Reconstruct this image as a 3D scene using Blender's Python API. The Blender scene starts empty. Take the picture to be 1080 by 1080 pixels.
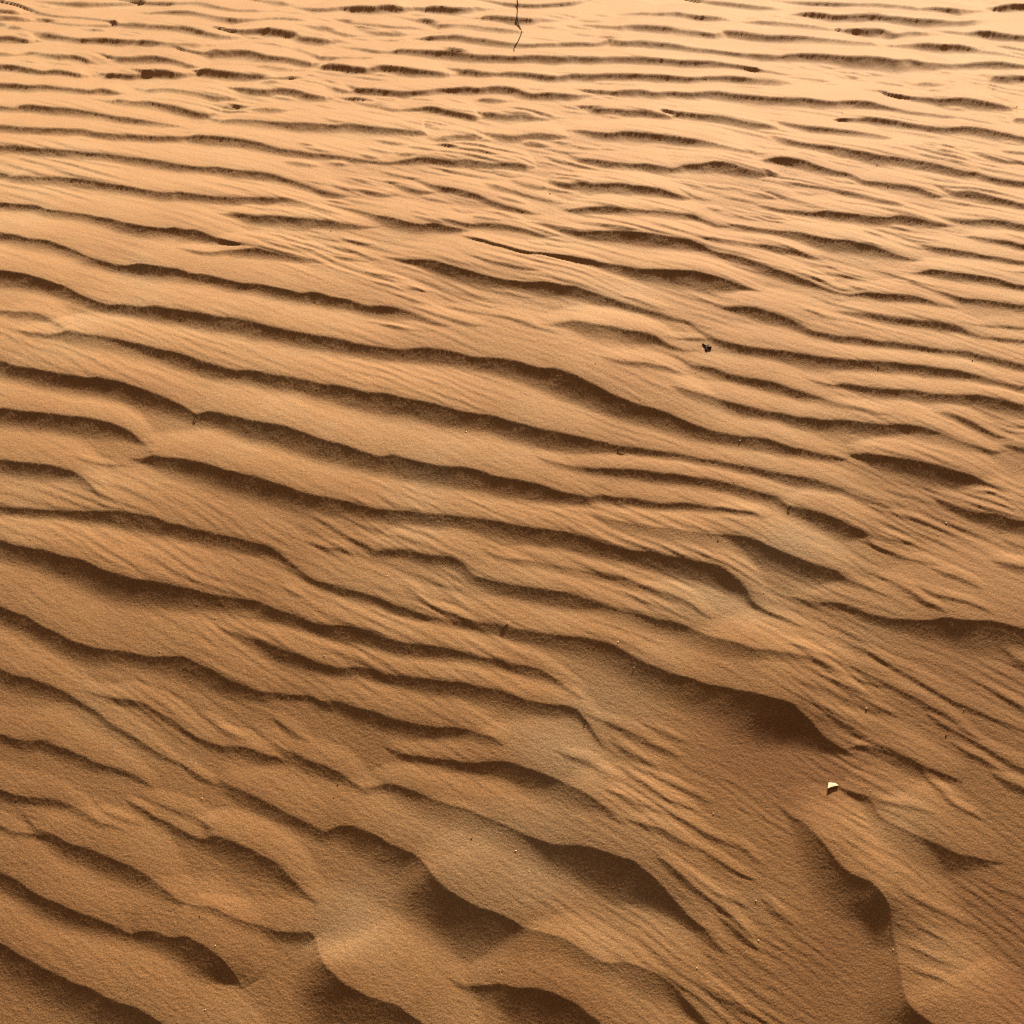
import bpy, bmesh, math, random
import numpy as np
from mathutils import Vector, Matrix

SORTING = [  # photo x, y, radius x, radius y, amount (+ pale fine drift, - red coarse sand)
    (370, 975, 60, 45, .9), (640, 735, 80, 40, .8), (765, 635, 45, 25, .9), (590, 795, 70, 40, .9), (500, 880, 90, 40, .7),
    (520, 930, 80, 40, .5), (120, 1030, 60, 30, .3), (840, 575, 60, 25, .6), (950, 850, 70, 40, .5), (1000, 1010, 40, 40, .4),
    (800, 790, 90, 40, -.9), (880, 1020, 70, 60, -.8), (1050, 960, 60, 70, -.9), (1060, 1060, 50, 40, -.9), (850, 830, 60, 30, -.6),
    (600, 1050, 60, 40, -.5), (230, 1000, 50, 40, -.2), (1040, 720, 60, 40, -.5), (60, 800, 80, 50, -.3),
]
CHIPS = [
    (830.4, 537.6, 834.4, 532.8, 'dark bark chip under a crest in the right middle of the sand'),
    (651, 475.4, 660, 474.2, 'flat dark bark chip just below a long crest near the centre'),
    (205.5, 440, 210, 437.2, 'tiny dark twig end at a notch in a left hand crest'),
]
QUARTZ = [
    (652, 677, 1.3, 'bright quartz grain on a crest above the wide smooth hollow'),
    (668.5, 704, 1.0, 'quartz grain in the shaded face just below that crest near the pale drift'),
    (674, 731, .9, 'quartz grain in the middle of the pale drift'),
    (805.5, 625, 1.1, 'quartz grain right of the bend where a crest curls down'),
    (544, 897.5, 1.2, 'quartz grain on the broad slope at bottom centre'),
    (558, 919, .9, 'faint quartz grain lower on the broad slope at bottom centre'),
    (752.5, 858, 1.1, 'quartz grain on the streaked slope left of the shell chip'),
    (797.3, 950, 1.3, 'quartz grain right of the steep dark streaks, upper of a pair'),
    (800, 992, 1.3, 'quartz grain right of the steep dark streaks, lower of a pair'),
    (735, 1021, 1.1, 'quartz grain beneath the lowest curling crest at bottom right of centre'),
    (168.3, 687.3, 1.2, 'quartz grain on a dim crest at the left'),
    (342, 692, 1.1, 'quartz grain on a dark crest line left of centre'),
    (213, 842, 1.0, 'quartz grain on the lit slope above a lower left crest'),
    (227, 997.5, 1.2, 'quartz grain beside the rounded end of a lower left crest'),
    (216.5, 1065, 1.0, 'quartz grain near the bottom edge at the left'),
    (937, 194.7, 1.4, 'bright quartz grain on a far crest at the upper right'),
    (828.5, 179.5, .9, 'small quartz grain in a far hollow at the upper right'),
    (628, 383.5, 1.1, 'quartz grain left of the seed husk on a lit slope'),
    (780.5, 464.5, 1.1, 'quartz grain below a long crest under the seed husk'),
    (491.5, 455.5, 1.2, 'quartz grain on a lit slope in the centre'),
    (914, 747, 1.4, 'quartz grain on the lit ridge above the shell chip'),
    (1016.5, 748, 1.1, 'quartz grain among the fine streaks near the right edge'),
    (997.8, 551.5, 1.3, 'larger quartz grain of two on the streaked slope at right'),
    (989, 564, 1.2, 'smaller quartz grain of two on the streaked slope at right'),
    (918, 834, 1.1, 'quartz grain just right of the shell chip'),
    (941.8, 1001.5, 1.2, 'quartz grain on the steep edge at bottom right'),
    (527, 1023.5, 1.0, 'quartz grain above the dark hollow at bottom centre'),
    (227.5, 652, 1.2, 'quartz grain where a left hand ripple begins'),
    (408.5, 607.5, 1.0, 'quartz grain in streaked sand just left of centre'),
    (333, 643, .9, 'quartz grain on the slope between two left hand crests'),
    (774, 508, 1.0, 'quartz grain on a slope right of centre'),
    (733.5, 393, .9, 'quartz grain just below the seed husk'),
    (295.5, 497, 1.0, 'quartz grain above a dark crest left of centre'),
]
GRIT = [
    (997.7, 776, 1.5, 'round black grit grain on a lit ridge near the right edge'),
    (757, 570.5, 1.1, 'dark grit grain below a crest right of centre'),
    (356, 828, 1.1, 'dark grit grain in a shaded face at lower left'),
    (352, 841.5, .9, 'dark grit grain on the lit slope just under a shaded face at lower left'),
    (497, 885, 1.2, 'dark grit grain on the broad slope at bottom centre'),
    (925, 174.5, 1.0, 'dark grit grain in a far hollow at the upper right'),
    (580, 204.5, 1.3, 'dark grit grain on a far lit slope'),
    (926.5, 387, 1.1, 'dark grit grain in a shaded trough at right'),
    (1025.5, 380.5, 1.1, 'dark grit grain on a lit slope at the right'),
    (617.5, 759.5, 1.3, 'dark grit grain at the end of a fading crest by the pale drift'),
    (210.5, 966.5, 1.1, 'dark grit grain on the smooth patch at lower left'),
    (349, 243.5, 1.0, 'dark grit grain on a far slope left of centre'),
]
COMBED = [  # photo x, y, radius x, radius y, strength of the fine combing there
    (90, 440, 260, 190, .8), (430, 410, 170, 75, .8), (100, 620, 190, 75, .8), (90, 250, 220, 60, .6),
    (150, 880, 260, 190, .4), (430, 900, 160, 150, .4), (780, 780, 80, 40, .3), (900, 380, 170, 40, .6),
    (700, 870, 110, 120, 1.2), (960, 700, 130, 90, .9), (420, 600, 110, 45, .8), (600, 200, 300, 60, 1.2),
]
STREAKS = [  # photo x0, y0, x1, y1, how many, slip face px
    (-20, 0, 130, 40, 14, 1.6), (120, 42, 260, 58, 6, 1.5), (0, 60, 110, 68, 5, 1.5), (200, 96, 300, 118, 8, 1.6), (250, 10, 470, 60, 26, 1.5), (300, 62, 420, 88, 8, 1.6),
    (330, 100, 560, 130, 22, 1.7), (540, 14, 660, 52, 14, 1.5), (530, 80, 650, 122, 14, 1.6), (700, 84, 800, 92, 4, 1.5), (800, 64, 1000, 96, 22, 1.5),
    (960, 84, 1075, 132, 14, 1.6), (540, 145, 640, 210, 14, 1.8), (280, 140, 520, 215, 24, 2.0), (400, 205, 540, 235, 8, 2.0), (270, 235, 380, 268, 8, 2.0),
    (690, 150, 900, 215, 22, 1.8), (600, 16, 900, 24, 10, 1.3), (900, 50, 1060, 60, 5, 1.4), (830, 275, 950, 312, 8, 2.2), (920, 145, 1060, 175, 12, 1.7), (700, 200, 830, 235, 10, 1.9),
    (540, 230, 640, 262, 6, 2.0), (130, 68, 260, 92, 6, 1.5), (380, 280, 520, 345, 10, 2.4), (900, 230, 1060, 262, 8, 2.0), (400, 145, 480, 170, 6, 1.8),
]
CRESTS = """
30,0,1 80,1.5,3 120,2,2 150,3,0
155,1,2 200,2.5,3 220,6,3 240,10,2.5 270,10.5,2 290,11,0
138,12.5,0 160,13.5,2 180,11.5,3 200,11,4 215,14,4 235,17.5,4 270,20,2 310,23,2 332,25,0
0,9.5,3 15,11,3 25,14,0
0,4,1 30,9,1.5 58,15,2 83,17,1.5 108,20,2 125,24,2.5 140,24,4 162,26,4 195,28,5 210,31,5 225,35,4 247,38.5,0
0,20,2 25,20,2 40,22,0
45,21,0 75,24,2 95,26,2 118,25,2 127,24,0
0,27,2 12,30,2.5 30,33.5,1.5 50,35,4 65,36.5,4 85,39.5,4 105,39,5 125,40.5,4 142,42,3 155,42,5 175,45,5 200,47,4 222,47.5,2 245,48,0
0,37,5 12,37,6 25,40,4 38,43,0
185,53,0 200,54,2 220,55,3 240,53,5 262,52.5,7 285,58,8 302,60,7 318,64,5 332,68,0
0,56,3 18,58,2 32,54,3 52,57,4 65,58.5,4 76,57.5,5 87,60,5 97,65,0
112,60,0 126,60.5,3 140,60,4 160,59,6 175,61,6 190,65,5 207,71,0
208,74,0 218,72,6 232,74,7 250,76,7 270,79.5,5 285,82,3 305,83,2 325,85,0
265,72,0 285,71,3 302,72.5,3 317,74,0
0,67.5,6 15,68,7 30,71,7 45,74.5,4 58,73,6 70,74.5,5 85,78,3 97,79,0
104,76,0 114,77,3 125,77,3 140,78,3 152,77.5,2.5 165,75,4 175,75,4 190,76.5,3 207,78,0
0,87.5,6 18,88,7 32,89.5,7 48,89,6 62,91,5 82,93,4 95,94,3 108,92.5,4 125,96.5,2 140,98,0
142,91,0 155,94,3 175,93,4 190,94.5,5 207,97,5 225,101,4 247,104,0
244,93,0 258,93,4 270,94.5,5 280,95.5,4 292,94,5 303,94,6 315,96,6 330,100,5 347,103,0
268,89,0 285,89,3 297,92,0
97,107,0 115,107.5,2 125,105,5 140,106,6 155,105.5,8 175,109,8 190,112.5,7 207,117.5,5 225,121,0
220,124,0 235,127,3 250,126,6 270,127,9 290,129,10 312,129.5,9 332,130,8 352,131.5,7 370,130,8 390,132.5,8 410,135,6 430,137,4 450,141,0
0,112,5 15,114,4 25,110.5,8 40,111,8 57,113,9 75,114,10 95,117,9 112,120,8 130,122.5,7 145,124.5,6 162,127.5,5 185,132,2 200,138,0
0,132.5,7 20,134,7 37,135,7 72,136,6 88,136.5,5 105,139.5,6 125,141,7 150,142,7 175,143,5 198,143.5,3 207,142,8 225,143.5,10 245,145.5,11 270,150,9 285,154,8 298,157.5,7 315,159.5,6 335,162,4 355,164,3 375,167,3 395,170,2 410,171,2 425,169,3 442,166,6 458,167,6 475,170,6 490,168,7 505,170,7 520,172,6 540,171.5,7 555,174,4 567,176,0
277,0,2 295,2,3 308,5,0
307,7,0 330,9,2 348,8.5,2 362,7,2 380,5.5,4 395,6,4 410,4.5,5 425,7,3 442,7.5,2 460,5.5,5 482,7,4 500,7,3 520,9,0
475,0.5,0 505,0,1 540,3,2 565,4.5,2 590,3.5,2 605,2,2 622,0,0
487,17,0 505,18,2 517,15.5,5 540,17.5,5 555,19,4 572,20,2 590,22,0
420,17,0 440,20,1.5 460,24,2 477,24.5,5 495,28,5 512,31,4 540,34,3 560,35,0
340,17,0 365,22,1 385,24,2 402,26,2 420,27,1.5 445,29,0
225,33,0 242,32,2 270,30,4 282,28.5,8 295,30,8 310,32.5,7 317,37,4 335,39.5,4 357,43,0
317,30.5,0 340,32,2 362,35,2 385,37.5,0
375,29.5,0 395,32.5,2 415,34,2 432,36,0
435,40,0 450,39,3 465,37,6 482,37,8 495,39,8 512,41,8 540,45,6 560,46,4 575,45,4 590,45,3 610,44,3 630,45,2 645,41,3 657,43,5 675,42.5,6 695,44.5,6 712,45.5,6 730,49,6 752,51,6 770,54,6 790,55.5,6 810,56.5,4 825,58,3 832,57,5 850,56,7 872,57,9 892,59,12 912,59.5,14 930,60.5,14 945,63,13 960,62.5,11 975,65.5,7 995,67,4 1015,67,3 1030,65.5,4 1045,64.5,6 1060,65.5,5 1080,69,3
352,48,0 375,50,1.5 395,52.5,2 410,54,1.5 420,51.5,4 435,52,6 457,53,7 477,54,7 497,57,6 515,57.5,6 540,58.5,6 555,58,7 570,57.5,7 590,58.5,7 610,59,6 630,60,6 650,60,5 675,60,6 695,61,7 715,62.5,7 735,63,8 755,64,7 775,67,5 792,71,4 810,74.5,2 825,78,0
828,80,0 842,81.5,1.6 850,82,2 867,85,2 882,87,0
295,51,0 317,56,1.5 332,60,2 352,60,3 372,62,2 392,65,0
336,70,0 346,68.5,4 360,69,5 375,71,5 390,72.5,3 400,69,5 415,69.5,6 430,71,7 445,73,6 462,75,5 477,77,0
475,72,0 495,73,4 510,75,4 527,75.5,3 540,75,5 555,75.5,5 570,77.5,5 590,79.5,3 602,77.5,4 622,78,5 642,77,6 662,77,6 680,77.5,7 700,78,7 720,80,6 740,80.5,6 760,79.5,7 777,79.5,8 795,82,7 810,85,6 822,88,3 835,90.5,0
365,89.5,0 377,92.5,3 392,93,6 410,94.5,6 425,95.5,4 445,94.5,4 460,92.5,3 477,92,3 490,90.5,5 505,92,4 520,90,5 540,91.5,6 550,95,5 562,98.5,4 577,97.5,6 590,98.5,5 607,100,3 625,101,0
300,83,0 322,87.5,1.5 340,90,1.5 357,94.5,2 375,97.5,0
330,110,0 342,114,1.5 357,118,0
365,105,0 387,110,2 400,112,2 415,115,2 435,114,2 450,111.5,3 460,112,5 470,115,4 482,117.5,4 497,121,4 510,124,1 520,125,0
507,120,0 522,120,5 540,122,5 552,121,5 562,124,3 580,126,0
467,104,0 482,107,2 497,111,0
502,106,0 522,104.5,2.5 537,106,0
220,110,0 240,114,1.5 260,117,1.5 275,117.5,3 290,119.5,3 310,119,0
745,0,2 765,1.5,3 790,4.5,3 810,7,2 825,9.5,1 840,11,0
655,15,0 680,13,2 695,14,3 712,12,4 725,14,4 740,16,4 760,18,3 772,22,1 790,24,2 810,23,4 830,25,4 850,28,4 870,30.5,3 890,33,0
610,28,0 632,27,2 650,28,3 665,26,5 685,26,6 705,27.5,7 720,30.5,7 737,32.5,6 757,34,3 765,31.5,3 780,32.5,4 795,34.5,5 810,36.5,7 832,37,8 847,38,8 867,40.5,7 885,43,6 902,45.5,5 917,47,4 930,50.5,0
600,94,0 622,96,2 647,96,3 660,94.5,5 677,94.5,5 690,97,4 710,96,4 730,97,5 747,95.5,6 767,97.5,7 787,100,8 805,102,8 830,102.5,9 847,103,9 865,105,8 880,106.5,6 897,105.5,6 915,106,8 930,110,6 945,114,4 960,117.5,2.5 975,119,3 990,122,3 1010,127.5,0
602,110,0 617,114,1 632,115,4 647,115,5 665,117,6 682,117.5,6 695,120,5 710,122.5,2 718,123,0
700,118,0 725,119.5,5 740,120.5,7 757,122,7 772,125,6 787,129,5 805,132.5,3 820,136,0
812,127,0 832,131,2 850,133.5,3 870,135,5 887,137,6 905,139,6 922,142,4 940,145.5,0
880,127.5,0 900,125,4 917,124,6 935,125.5,6 950,128,5 965,131,4 982,132.5,5 1000,134.5,5 1017,133,8 1035,134.5,9 1050,138,9 1065,141,7 1080,144.5,5
820,0,1 850,1,2 885,2,3 905,3,3 922,3,4 942,4.5,4 960,7,4 972,8,3 987,7,4 1005,8,4 1022,10,2 1040,11,0
1045,8,0 1060,4.5,4 1070,3,5 1080,3.5,4
805,16,0 827,16,1 842,14,2 850,12.5,3 865,13,4 880,15.5,4 897,15,5 917,15,6 935,17,6 950,17.5,6 967,19.5,6 987,20.5,6 1005,22.5,5 1022,24,4 1040,26,0
885,33,0 897,30.5,4 915,31,5 930,31,5 942,35,4 960,35.5,4 975,37,3 997,38,0
985,32,0 1002,32.5,2 1020,34,3 1035,32,6 1047,32.5,7 1060,35,6 1080,37,4
930,49,0 950,48,3 965,46,5 980,45,7 995,46,9 1010,46,9 1025,49,7 1037,53,4 1055,56,3 1080,61,2
1045,50,0 1062,49.5,2 1080,52,2
1040,79,0 1055,80,4 1080,81,4
955,86,0 970,89.5,3 985,90.5,3 1000,93,0
990,86,0 1002,86.5,2 1015,88,0
928,99.5,0 945,101,2.5 960,102,3 980,102.5,5 995,104,7 1010,102.5,10 1025,103.5,11 1040,106,9 1055,109.5,5 1068,112,0
1065,126,0 1080,125,4
0,153,8 17,154.5,9 37,156,9 55,157.5,9 70,158,9 87,160,9 105,161,9 120,162.5,9 140,165,10 160,167.5,10 180,171,9 197,174.5,8 215,176,7 230,176,8 247,179,9 270,181,9 285,183,9 300,187.5,9 315,192,8 330,197.5,7 347,202.5,5 365,205.5,2 380,208,0
0,182,5 15,185.5,7 27,185,10 45,187,9 60,186.5,10 80,187.5,11 97,190,11 115,193,11 132,195.5,11 150,199,10 165,202,9 182,203.5,9 187,202.5,9 205,204.5,9 225,207.5,8 242,208.5,7 270,208,7 285,208,9 300,210,9 315,212,8 325,215.5,5 337,221,3 350,225,2 365,228,0
220,223.5,0 235,227,2 250,226,5 270,228,9 287,227,12 302,228,12 317,229.5,12 335,231,10 352,233.5,8 370,236,5 390,238,2 400,239,0
335,213,0 350,216,1.5 362,218.5,1.5 377,221,3 395,225,6 412,228,10 430,232.5,10 445,235.5,9 457,233.5,10 470,237,8 482,240,5 495,244,0
485,248,0 500,251,3 520,257,3 540,263,3 555,267,3 575,269,3 595,271.5,5 610,273.5,7 627,276,8 647,279.5,10 665,282,12 680,284.5,13 695,284,15 715,284.5,18 735,286,18 752,290,17 767,295,13 785,301,7 805,309,0
455,232,0 475,234,3 495,236,4 512,235,5 540,238.5,5 557,243,4 572,247.5,3 590,250.5,0
0,213,8 20,214.5,9 37,215.5,9 50,220,9 67,222.5,9 85,225,9 100,228,9 115,230.5,10 130,234.5,11 145,237.5,12 162,240,12 175,241,12 185,240,13 195,242.5,13 207,243,13 220,247.5,10 232,252.5,8 247,257.5,4 262,262,1 270,264,0
187,264,0 205,267,3 225,268,4 240,265,6 252,264,8 270,262,10 282,265,9 300,269,8 315,272,6 332,275,4 350,280,0
0,244.5,11 17,247,13 32,250.5,13 50,253,13 65,258,12 80,264,10 92,270,10 105,274,9 120,278,8 135,279.5,9 150,277.5,14 167,280.5,15 185,283,15 200,287.5,13 217,289.5,12 235,294,11 252,298,11 270,299.5,11 285,302,12 302,305,12 317,309,11 332,307.5,13 350,312,12 370,316,11 387,321,11 405,321,14 420,324,13 435,329,9 447,336,6 460,342,4 477,347,0
432,325,0 447,328,3 465,334,4 482,339,4 500,344,3 515,346,0
455,320,0 477,324,2 500,329,2 520,333,2 540,337,3 552,341,4 565,347.5,3 580,352,2 595,358,0
295,172,0 310,173,3 327,174,3 342,176.5,0
345,171,0 357,172,3.5 372,174.5,0
362,186,0 380,190,2 395,195,2 412,197,0
405,190,0 430,197,3 445,201,3 465,202.5,0
365,198,0 387,201,3 405,204,3 422,205,0
427,186,0 445,191,2 460,195,4 477,197.5,6 495,202,7 507,206,6 520,212,5 540,218,5 555,222.5,3 575,227.5,0
507,193,0 525,196,4 540,200,3 560,206,2 580,211,2 595,216,0
535,188,0 550,192.5,4 565,196,4 577,199,0
430,222,0 447,228,1.5 457,232,0
270,255,0 292,261,2 310,265,2 327,269,0
290,249,0 310,255,2 335,262,2 352,266,0
355,258,0 375,266,2.5 392,271,0
450,146,0 465,147,3 480,143,4 495,144.5,4 512,147,0
507,141,0 525,143,3 540,144,5 555,142,5 570,141,5 590,143,3 605,145,0
590,139,0 612,138,2 632,140,4 647,140.5,7 660,139,9 677,140.5,10 695,142,10 715,144.5,10 735,147.5,9 750,150.5,8 765,155,5 782,159,3 805,161,0
805,142,0 827,147,3 842,150.5,4 860,152.5,6 877,154,9 895,157,12 910,159,13 927,162.5,12 945,165,10 965,168,9 982,170.5,9 1000,175,8 1017,179.5,6 1030,181,5 1045,186,6 1062,189,7 1080,191,6
595,161,0 612,166,3 627,167.5,6 645,169.5,8 665,172,8 682,172,8 695,174,7 710,176.5,4 725,173,6 742,172,9 755,170,12 770,172,12 782,176,10 795,180,7 810,184,2 820,187,0
570,162,0 587,169,2 605,175,0
575,187,0 590,192,4 602,193,6 612,190.5,9 627,193,10 650,192,12 667,194,12 685,196,12 700,199,10 715,204,6 730,209,0
705,196,0 735,207,2 752,211,0
590,222,0 615,220,5 630,217.5,9 642,217,11 660,219.5,11 680,221,10 700,222.5,9 715,224,9 730,225,8 740,230,4 755,235.5,3 772,239,0
555,235,0 575,236,3 592,241,4 610,245,6 625,244.5,10 640,244,13 660,244,16 677,245,17 695,247.5,17 712,250,15 727,252.5,13 740,257.5,10 752,264,8 770,267.5,8 780,270,8 797,275,8 810,280,9 825,285,9 837,289,9 852,295,7 867,302,4 885,309,2 900,311,0
732,254,0 752,254,3 772,254.5,5 790,256,6 810,257.5,7 825,260,7 840,264,5 855,269,3 870,274,0
765,236,0 785,238,3 810,241.5,5 827,242.5,7 845,244,9 860,247.5,11 877,251,13 895,252.5,14 910,256,13 927,261,10 945,267.5,6 960,272,3 975,276,0
790,224,0 810,227.5,3 825,230,3 835,234,0
798,171,0 808,168.5,3 820,166,7 832,166,10 847,169,9 862,174,7 877,179,5 895,182.5,3 910,189,4 927,191,4 945,193,5 960,194.5,6 972,197.5,6 985,203,4 1000,206.5,0
975,192,0 995,197,2 1010,201,5 1022,200,9 1037,203,9 1052,207.5,8 1067,211,7 1080,214,6
800,181,0 810,182,3 822,185,0
820,191,0 840,194,2 860,196,2 880,199.5,2 897,202.5,4 912,206,5 927,210,5 945,215,3 960,219,0
800,199,0 810,201,2 830,207.5,3 850,214.5,2 870,221,0
795,214,0 805,216,2 825,220,3 842,221,4 857,223,4 870,221,8 885,222.5,10 902,224.5,11 920,227,11 937,227.5,9 952,225.5,11 967,229,9 982,233,6 997,235.5,3 1012,238,0
980,226,0 1005,230.5,3 1025,231,5 1042,230.5,7 1060,232.5,7 1080,237,7
1015,248,0 1035,250.5,5 1052,252,6 1067,254.5,6 1080,257.5,6
962,256,0 985,260,5 1002,262,7 1020,265,7 1035,268,6 1060,272,5 1080,275,4
945,154,0 965,158,1.5 990,164,2 1010,168,2 1030,171.5,0
1020,159,0 1040,164,3 1060,169,3 1080,172,2
1052,159,0 1065,159.5,2 1080,161,2
0,284,15 17,286,16 35,290,16 50,294.5,15 65,300,13 77,306,11 90,312.5,10 102,317,10 117,321,10 132,321,12 147,323,13 162,322,16 180,324.5,17 197,327,17 215,330.5,17 232,334,16 250,335.5,15 270,340,15 287,344,16 305,347.5,16 320,350.5,16 335,353,16 355,356,15 372,360,15 390,363,14 407,366,13 422,367.5,13 440,366,15 450,365.5,16 467,367.5,16 482,371,14 497,375,13 512,376,15 527,377.5,17 540,379.5,19 552,382.5,20 570,387.5,20 587,389,24 602,394,27 617,401,26 635,410.5,24 652,419,22 670,425.5,20 690,431,19 705,436,18 720,442.5,17 737,449,16 752,454,14 772,458,12 790,460.5,12 810,462.5,12 825,467.5,12 840,472,11 855,475.5,9 870,479.5,7 885,482.5,4 897,484.5,0
0,327,6 15,328,8 27,328.5,9 40,330.5,9 52,335.5,7 61,342.5,5 69,350,0
15,349.5,0 27,352.5,3 45,354.5,5 60,354,7 70,350.5,12 82,351,14 97,353,15 112,355.5,16 127,358,17 142,362,17 160,365.5,17 175,369,17 190,372.5,17 205,377.5,16 220,382,15 235,386,14 250,389.5,14 270,390,16 287,394,17 305,397,17 322,400,17 337,404,18 355,405.5,19 370,409,20 387,413,21 405,414,22 422,418,23 440,421,23 457,425,22 472,429,21 487,433,20 505,436,19 522,438,18 540,444,18 555,447.5,18 572,452.5,18 590,456,17 607,459.5,16 625,464,13 640,467.5,10 655,470.5,8 672,472,9 690,475,9 710,478,8 727,481,8 747,485,8 765,488,8 785,491,8 810,496,9 825,499,10 840,502,11 855,504.5,12 870,509,11 885,514,9 897,520,6 912,526,4 930,532,3 945,537.5,0
0,380,17 12,384.5,18 27,387,18 42,390,19 57,393,20 72,395,20 90,398,20 105,398,22 120,400.5,22 135,404.5,21 150,409,20 165,415,18 180,421,16 195,429,13 207,435.5,10 220,433.5,14 235,435.5,17 250,439.5,19 270,444,22 285,446,23 300,449.5,24 317,455,23 332,461,22 347,465.5,22 365,470,21 380,475.5,20 400,481,18 412,479,20 425,482.5,21 442,486,21 457,489.5,21 475,491,22 492,492.5,23 507,496,22 522,500.5,21 540,504,21 555,507,20 572,511,18 587,516,16 602,520,13 620,523,9 635,522,6 652,525,7 670,526,8 687,529.5,8 705,531,9 720,530,9 740,533,9 760,536,8 780,539.5,7 797,543,5 812,548,0
562,481,0 577,486,4 595,490,6 612,492.5,7 630,494,8 645,494,10 665,495,10 682,496,11 700,499,11 715,500,12 732,503,12 750,505.5,11 765,508,10 780,512.5,9 797,517.5,8 810,521,8 822,526,8 832,533,10 845,535,14 865,540,16 885,547.5,16 897,554,14 910,560,9 920,569,3 935,576,2 950,580,0
0,430,17 15,432,17 32,434,18 50,435.5,19 67,437.5,19 85,439,19 102,442,18 117,445.5,16 130,450.5,13 141,457,9 149,464,5 156,471.5,0
135,482.5,0 150,483.5,5 162,480,12 177,482,16 192,483.5,20 207,485.5,22 222,490,22 237,495,22 252,498.5,22 270,503,22 285,507.5,22 300,512.5,20 317,518.5,18 335,523,17 352,527,16 370,530,15 387,535,14 410,538,13 430,539.5,13 450,542,13 475,543,13 495,545,14 515,548,15 540,552,16 560,555.5,17 577,557.5,18 595,560,18 612,564.5,18 630,570,17 647,575.5,16 665,579.5,16 682,581,18 700,584.5,18 715,587.5,19 732,591,19 747,594,19 760,598,18 772,605.5,15 781,614,11 790,626,7 797,636,5 810,645,4 825,651,3 840,658,2 855,668,0
70,482,0 90,486,2 110,489.5,2 135,492,0
0,484.5,13 15,486,15 32,487.5,16 47,489.5,16 62,492,15 75,496,13 85,502.5,10 94,510,7 102,520,4 112,529,2 125,535.5,0
0,534,8 15,535.5,9 35,536.5,9 55,538,9 85,539,12 112,538.5,16 127,539,17 142,541.5,17 160,544.5,17 175,549.5,16 192,554,15 210,558,14 225,562.5,13 242,566,12 270,572.5,12 282,576,11 295,584,8 307,594,6 320,604,6 335,612.5,7 350,617,8 365,620.5,9 380,626,10 395,630,10 410,636,10 425,641,9 440,647,8 455,651,7 467,654.5,7 482,655,8 500,656.5,9 520,658,10 540,662.5,12 555,665,13 572,668,14 590,670,15 610,672,16 627,674.5,18 642,678,20 655,684,20 667,690.5,20 682,699,21 697,704.5,22 715,711,23 732,716,25 747,720,27 765,724,30 782,727,35 797,729.5,40 810,733,44 822,736,42 834,740,38 845,749,30 854,757.5,25 860,766,20 872,777.5,14 885,786,8 895,792,3 905,796,0
0,570,15 12,574,17 27,577.5,18 45,579.5,20 57,583,21 72,587.5,22 87,591,23 100,596,23 112,601,24 127,606,25 142,610,25 160,612,25 177,615,24 195,619.5,21 212,624,18 230,627,15 250,630,12 270,633.5,12 282,638.5,13 297,644,13 315,651,12 330,657.5,11 345,659,13 360,660.5,14 375,662.5,15 390,666,15 405,672.5,14 422,677.5,14 440,680,14 457,681,15 475,685,14 492,689.5,12 507,694,10 525,696,10 540,700,10 555,702,9 570,707,8 585,716,6 597,725,4 610,734,3 617,740,0
225,657,0 240,664,4 255,669,7 270,674,10 285,679,13 300,685,14 315,690.5,14 330,696,13 345,701,11 360,705,9 375,704,8 390,706,8 405,710,9 422,712.5,11 440,715,12 457,717.5,13 475,719.5,14 492,721,14 507,724.5,13 525,729,12 540,734,12 555,738.5,11 570,742,10 585,744,10 600,745.5,9 611,751,7 617,759,5 624,767,4 630,779,3 640,792,0
0,639,14 15,645,16 30,651,17 45,660,17 60,667.5,17 75,675,17 90,680,16 105,683,15 122,685,13 140,688,12 155,691,12 175,692,14 190,691,17 205,697.5,18 220,704.5,17 235,712.5,16 252,719.5,14 270,727,11 285,730,8 302,731,6 325,733,6 340,738.5,8 357,740,10 372,744,12 387,749,13 402,752.5,13 415,757.5,12 430,761,11 445,765,11 462,767.5,11 477,767,11 492,769.5,11 507,774,9 520,780,6 531,790,0
0,706,13 15,711,14 30,714.5,14 45,719,13 60,726,11 72,731,9 85,740,6 100,750,5 112,760,5 125,767.5,5 140,776,5 155,786,5 170,796,4 185,804,3 200,811,0
85,727,0 100,731,3 117,736,5 135,738,6 150,741,6 165,749,6 180,757.5,6 192,766,6 205,775,6 220,782,7 235,786,7 252,787,8 270,792,9 285,796,8 300,801,3 312,806,0
265,768,0 285,780,4 300,789,6 315,796,8 330,802.5,9 345,808,10 355,812,9 364,818,8 374,826,6 385,833,4 395,838,0
402,784,0 417,792,4 432,796,6 450,799,8 467,801,9 485,802.5,10 502,804,12 520,803,14 540,805,16 555,810,18 567,814,19 580,819.5,19 595,826,18 610,833.5,16 622,841,13 632,849,9 640,856,6 648,866,3 660,876,0
385,832,0 397,829,5 407,826,9 420,828,12 435,832.5,15 450,839,17 465,845,18 480,850,18 495,855,18 510,860,19 525,867,19 540,874,19 552,879,19 567,884.5,20 582,889.5,22 597,892,25 612,892,30 627,895.5,34 642,899.5,36 657,904,36 670,909.5,34 680,917.5,30 690,926,25 700,936,20 710,949,15 720,960,11 732,971,8 745,982.5,6 755,995,4 770,1007,0
615,534,0 625,540,3 637,545,7 652,549.5,10 670,553,12 687,556,13 705,558,14 722,560,14 740,562.5,15 757,564,16 775,564.5,18 790,567.5,19 802,571,20 810,575,20 825,581,19 840,587.5,18 855,593,17 870,598,15 882,602,12 892,609,8 902,614,5 915,620,3 930,627,2 945,635,0
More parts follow.
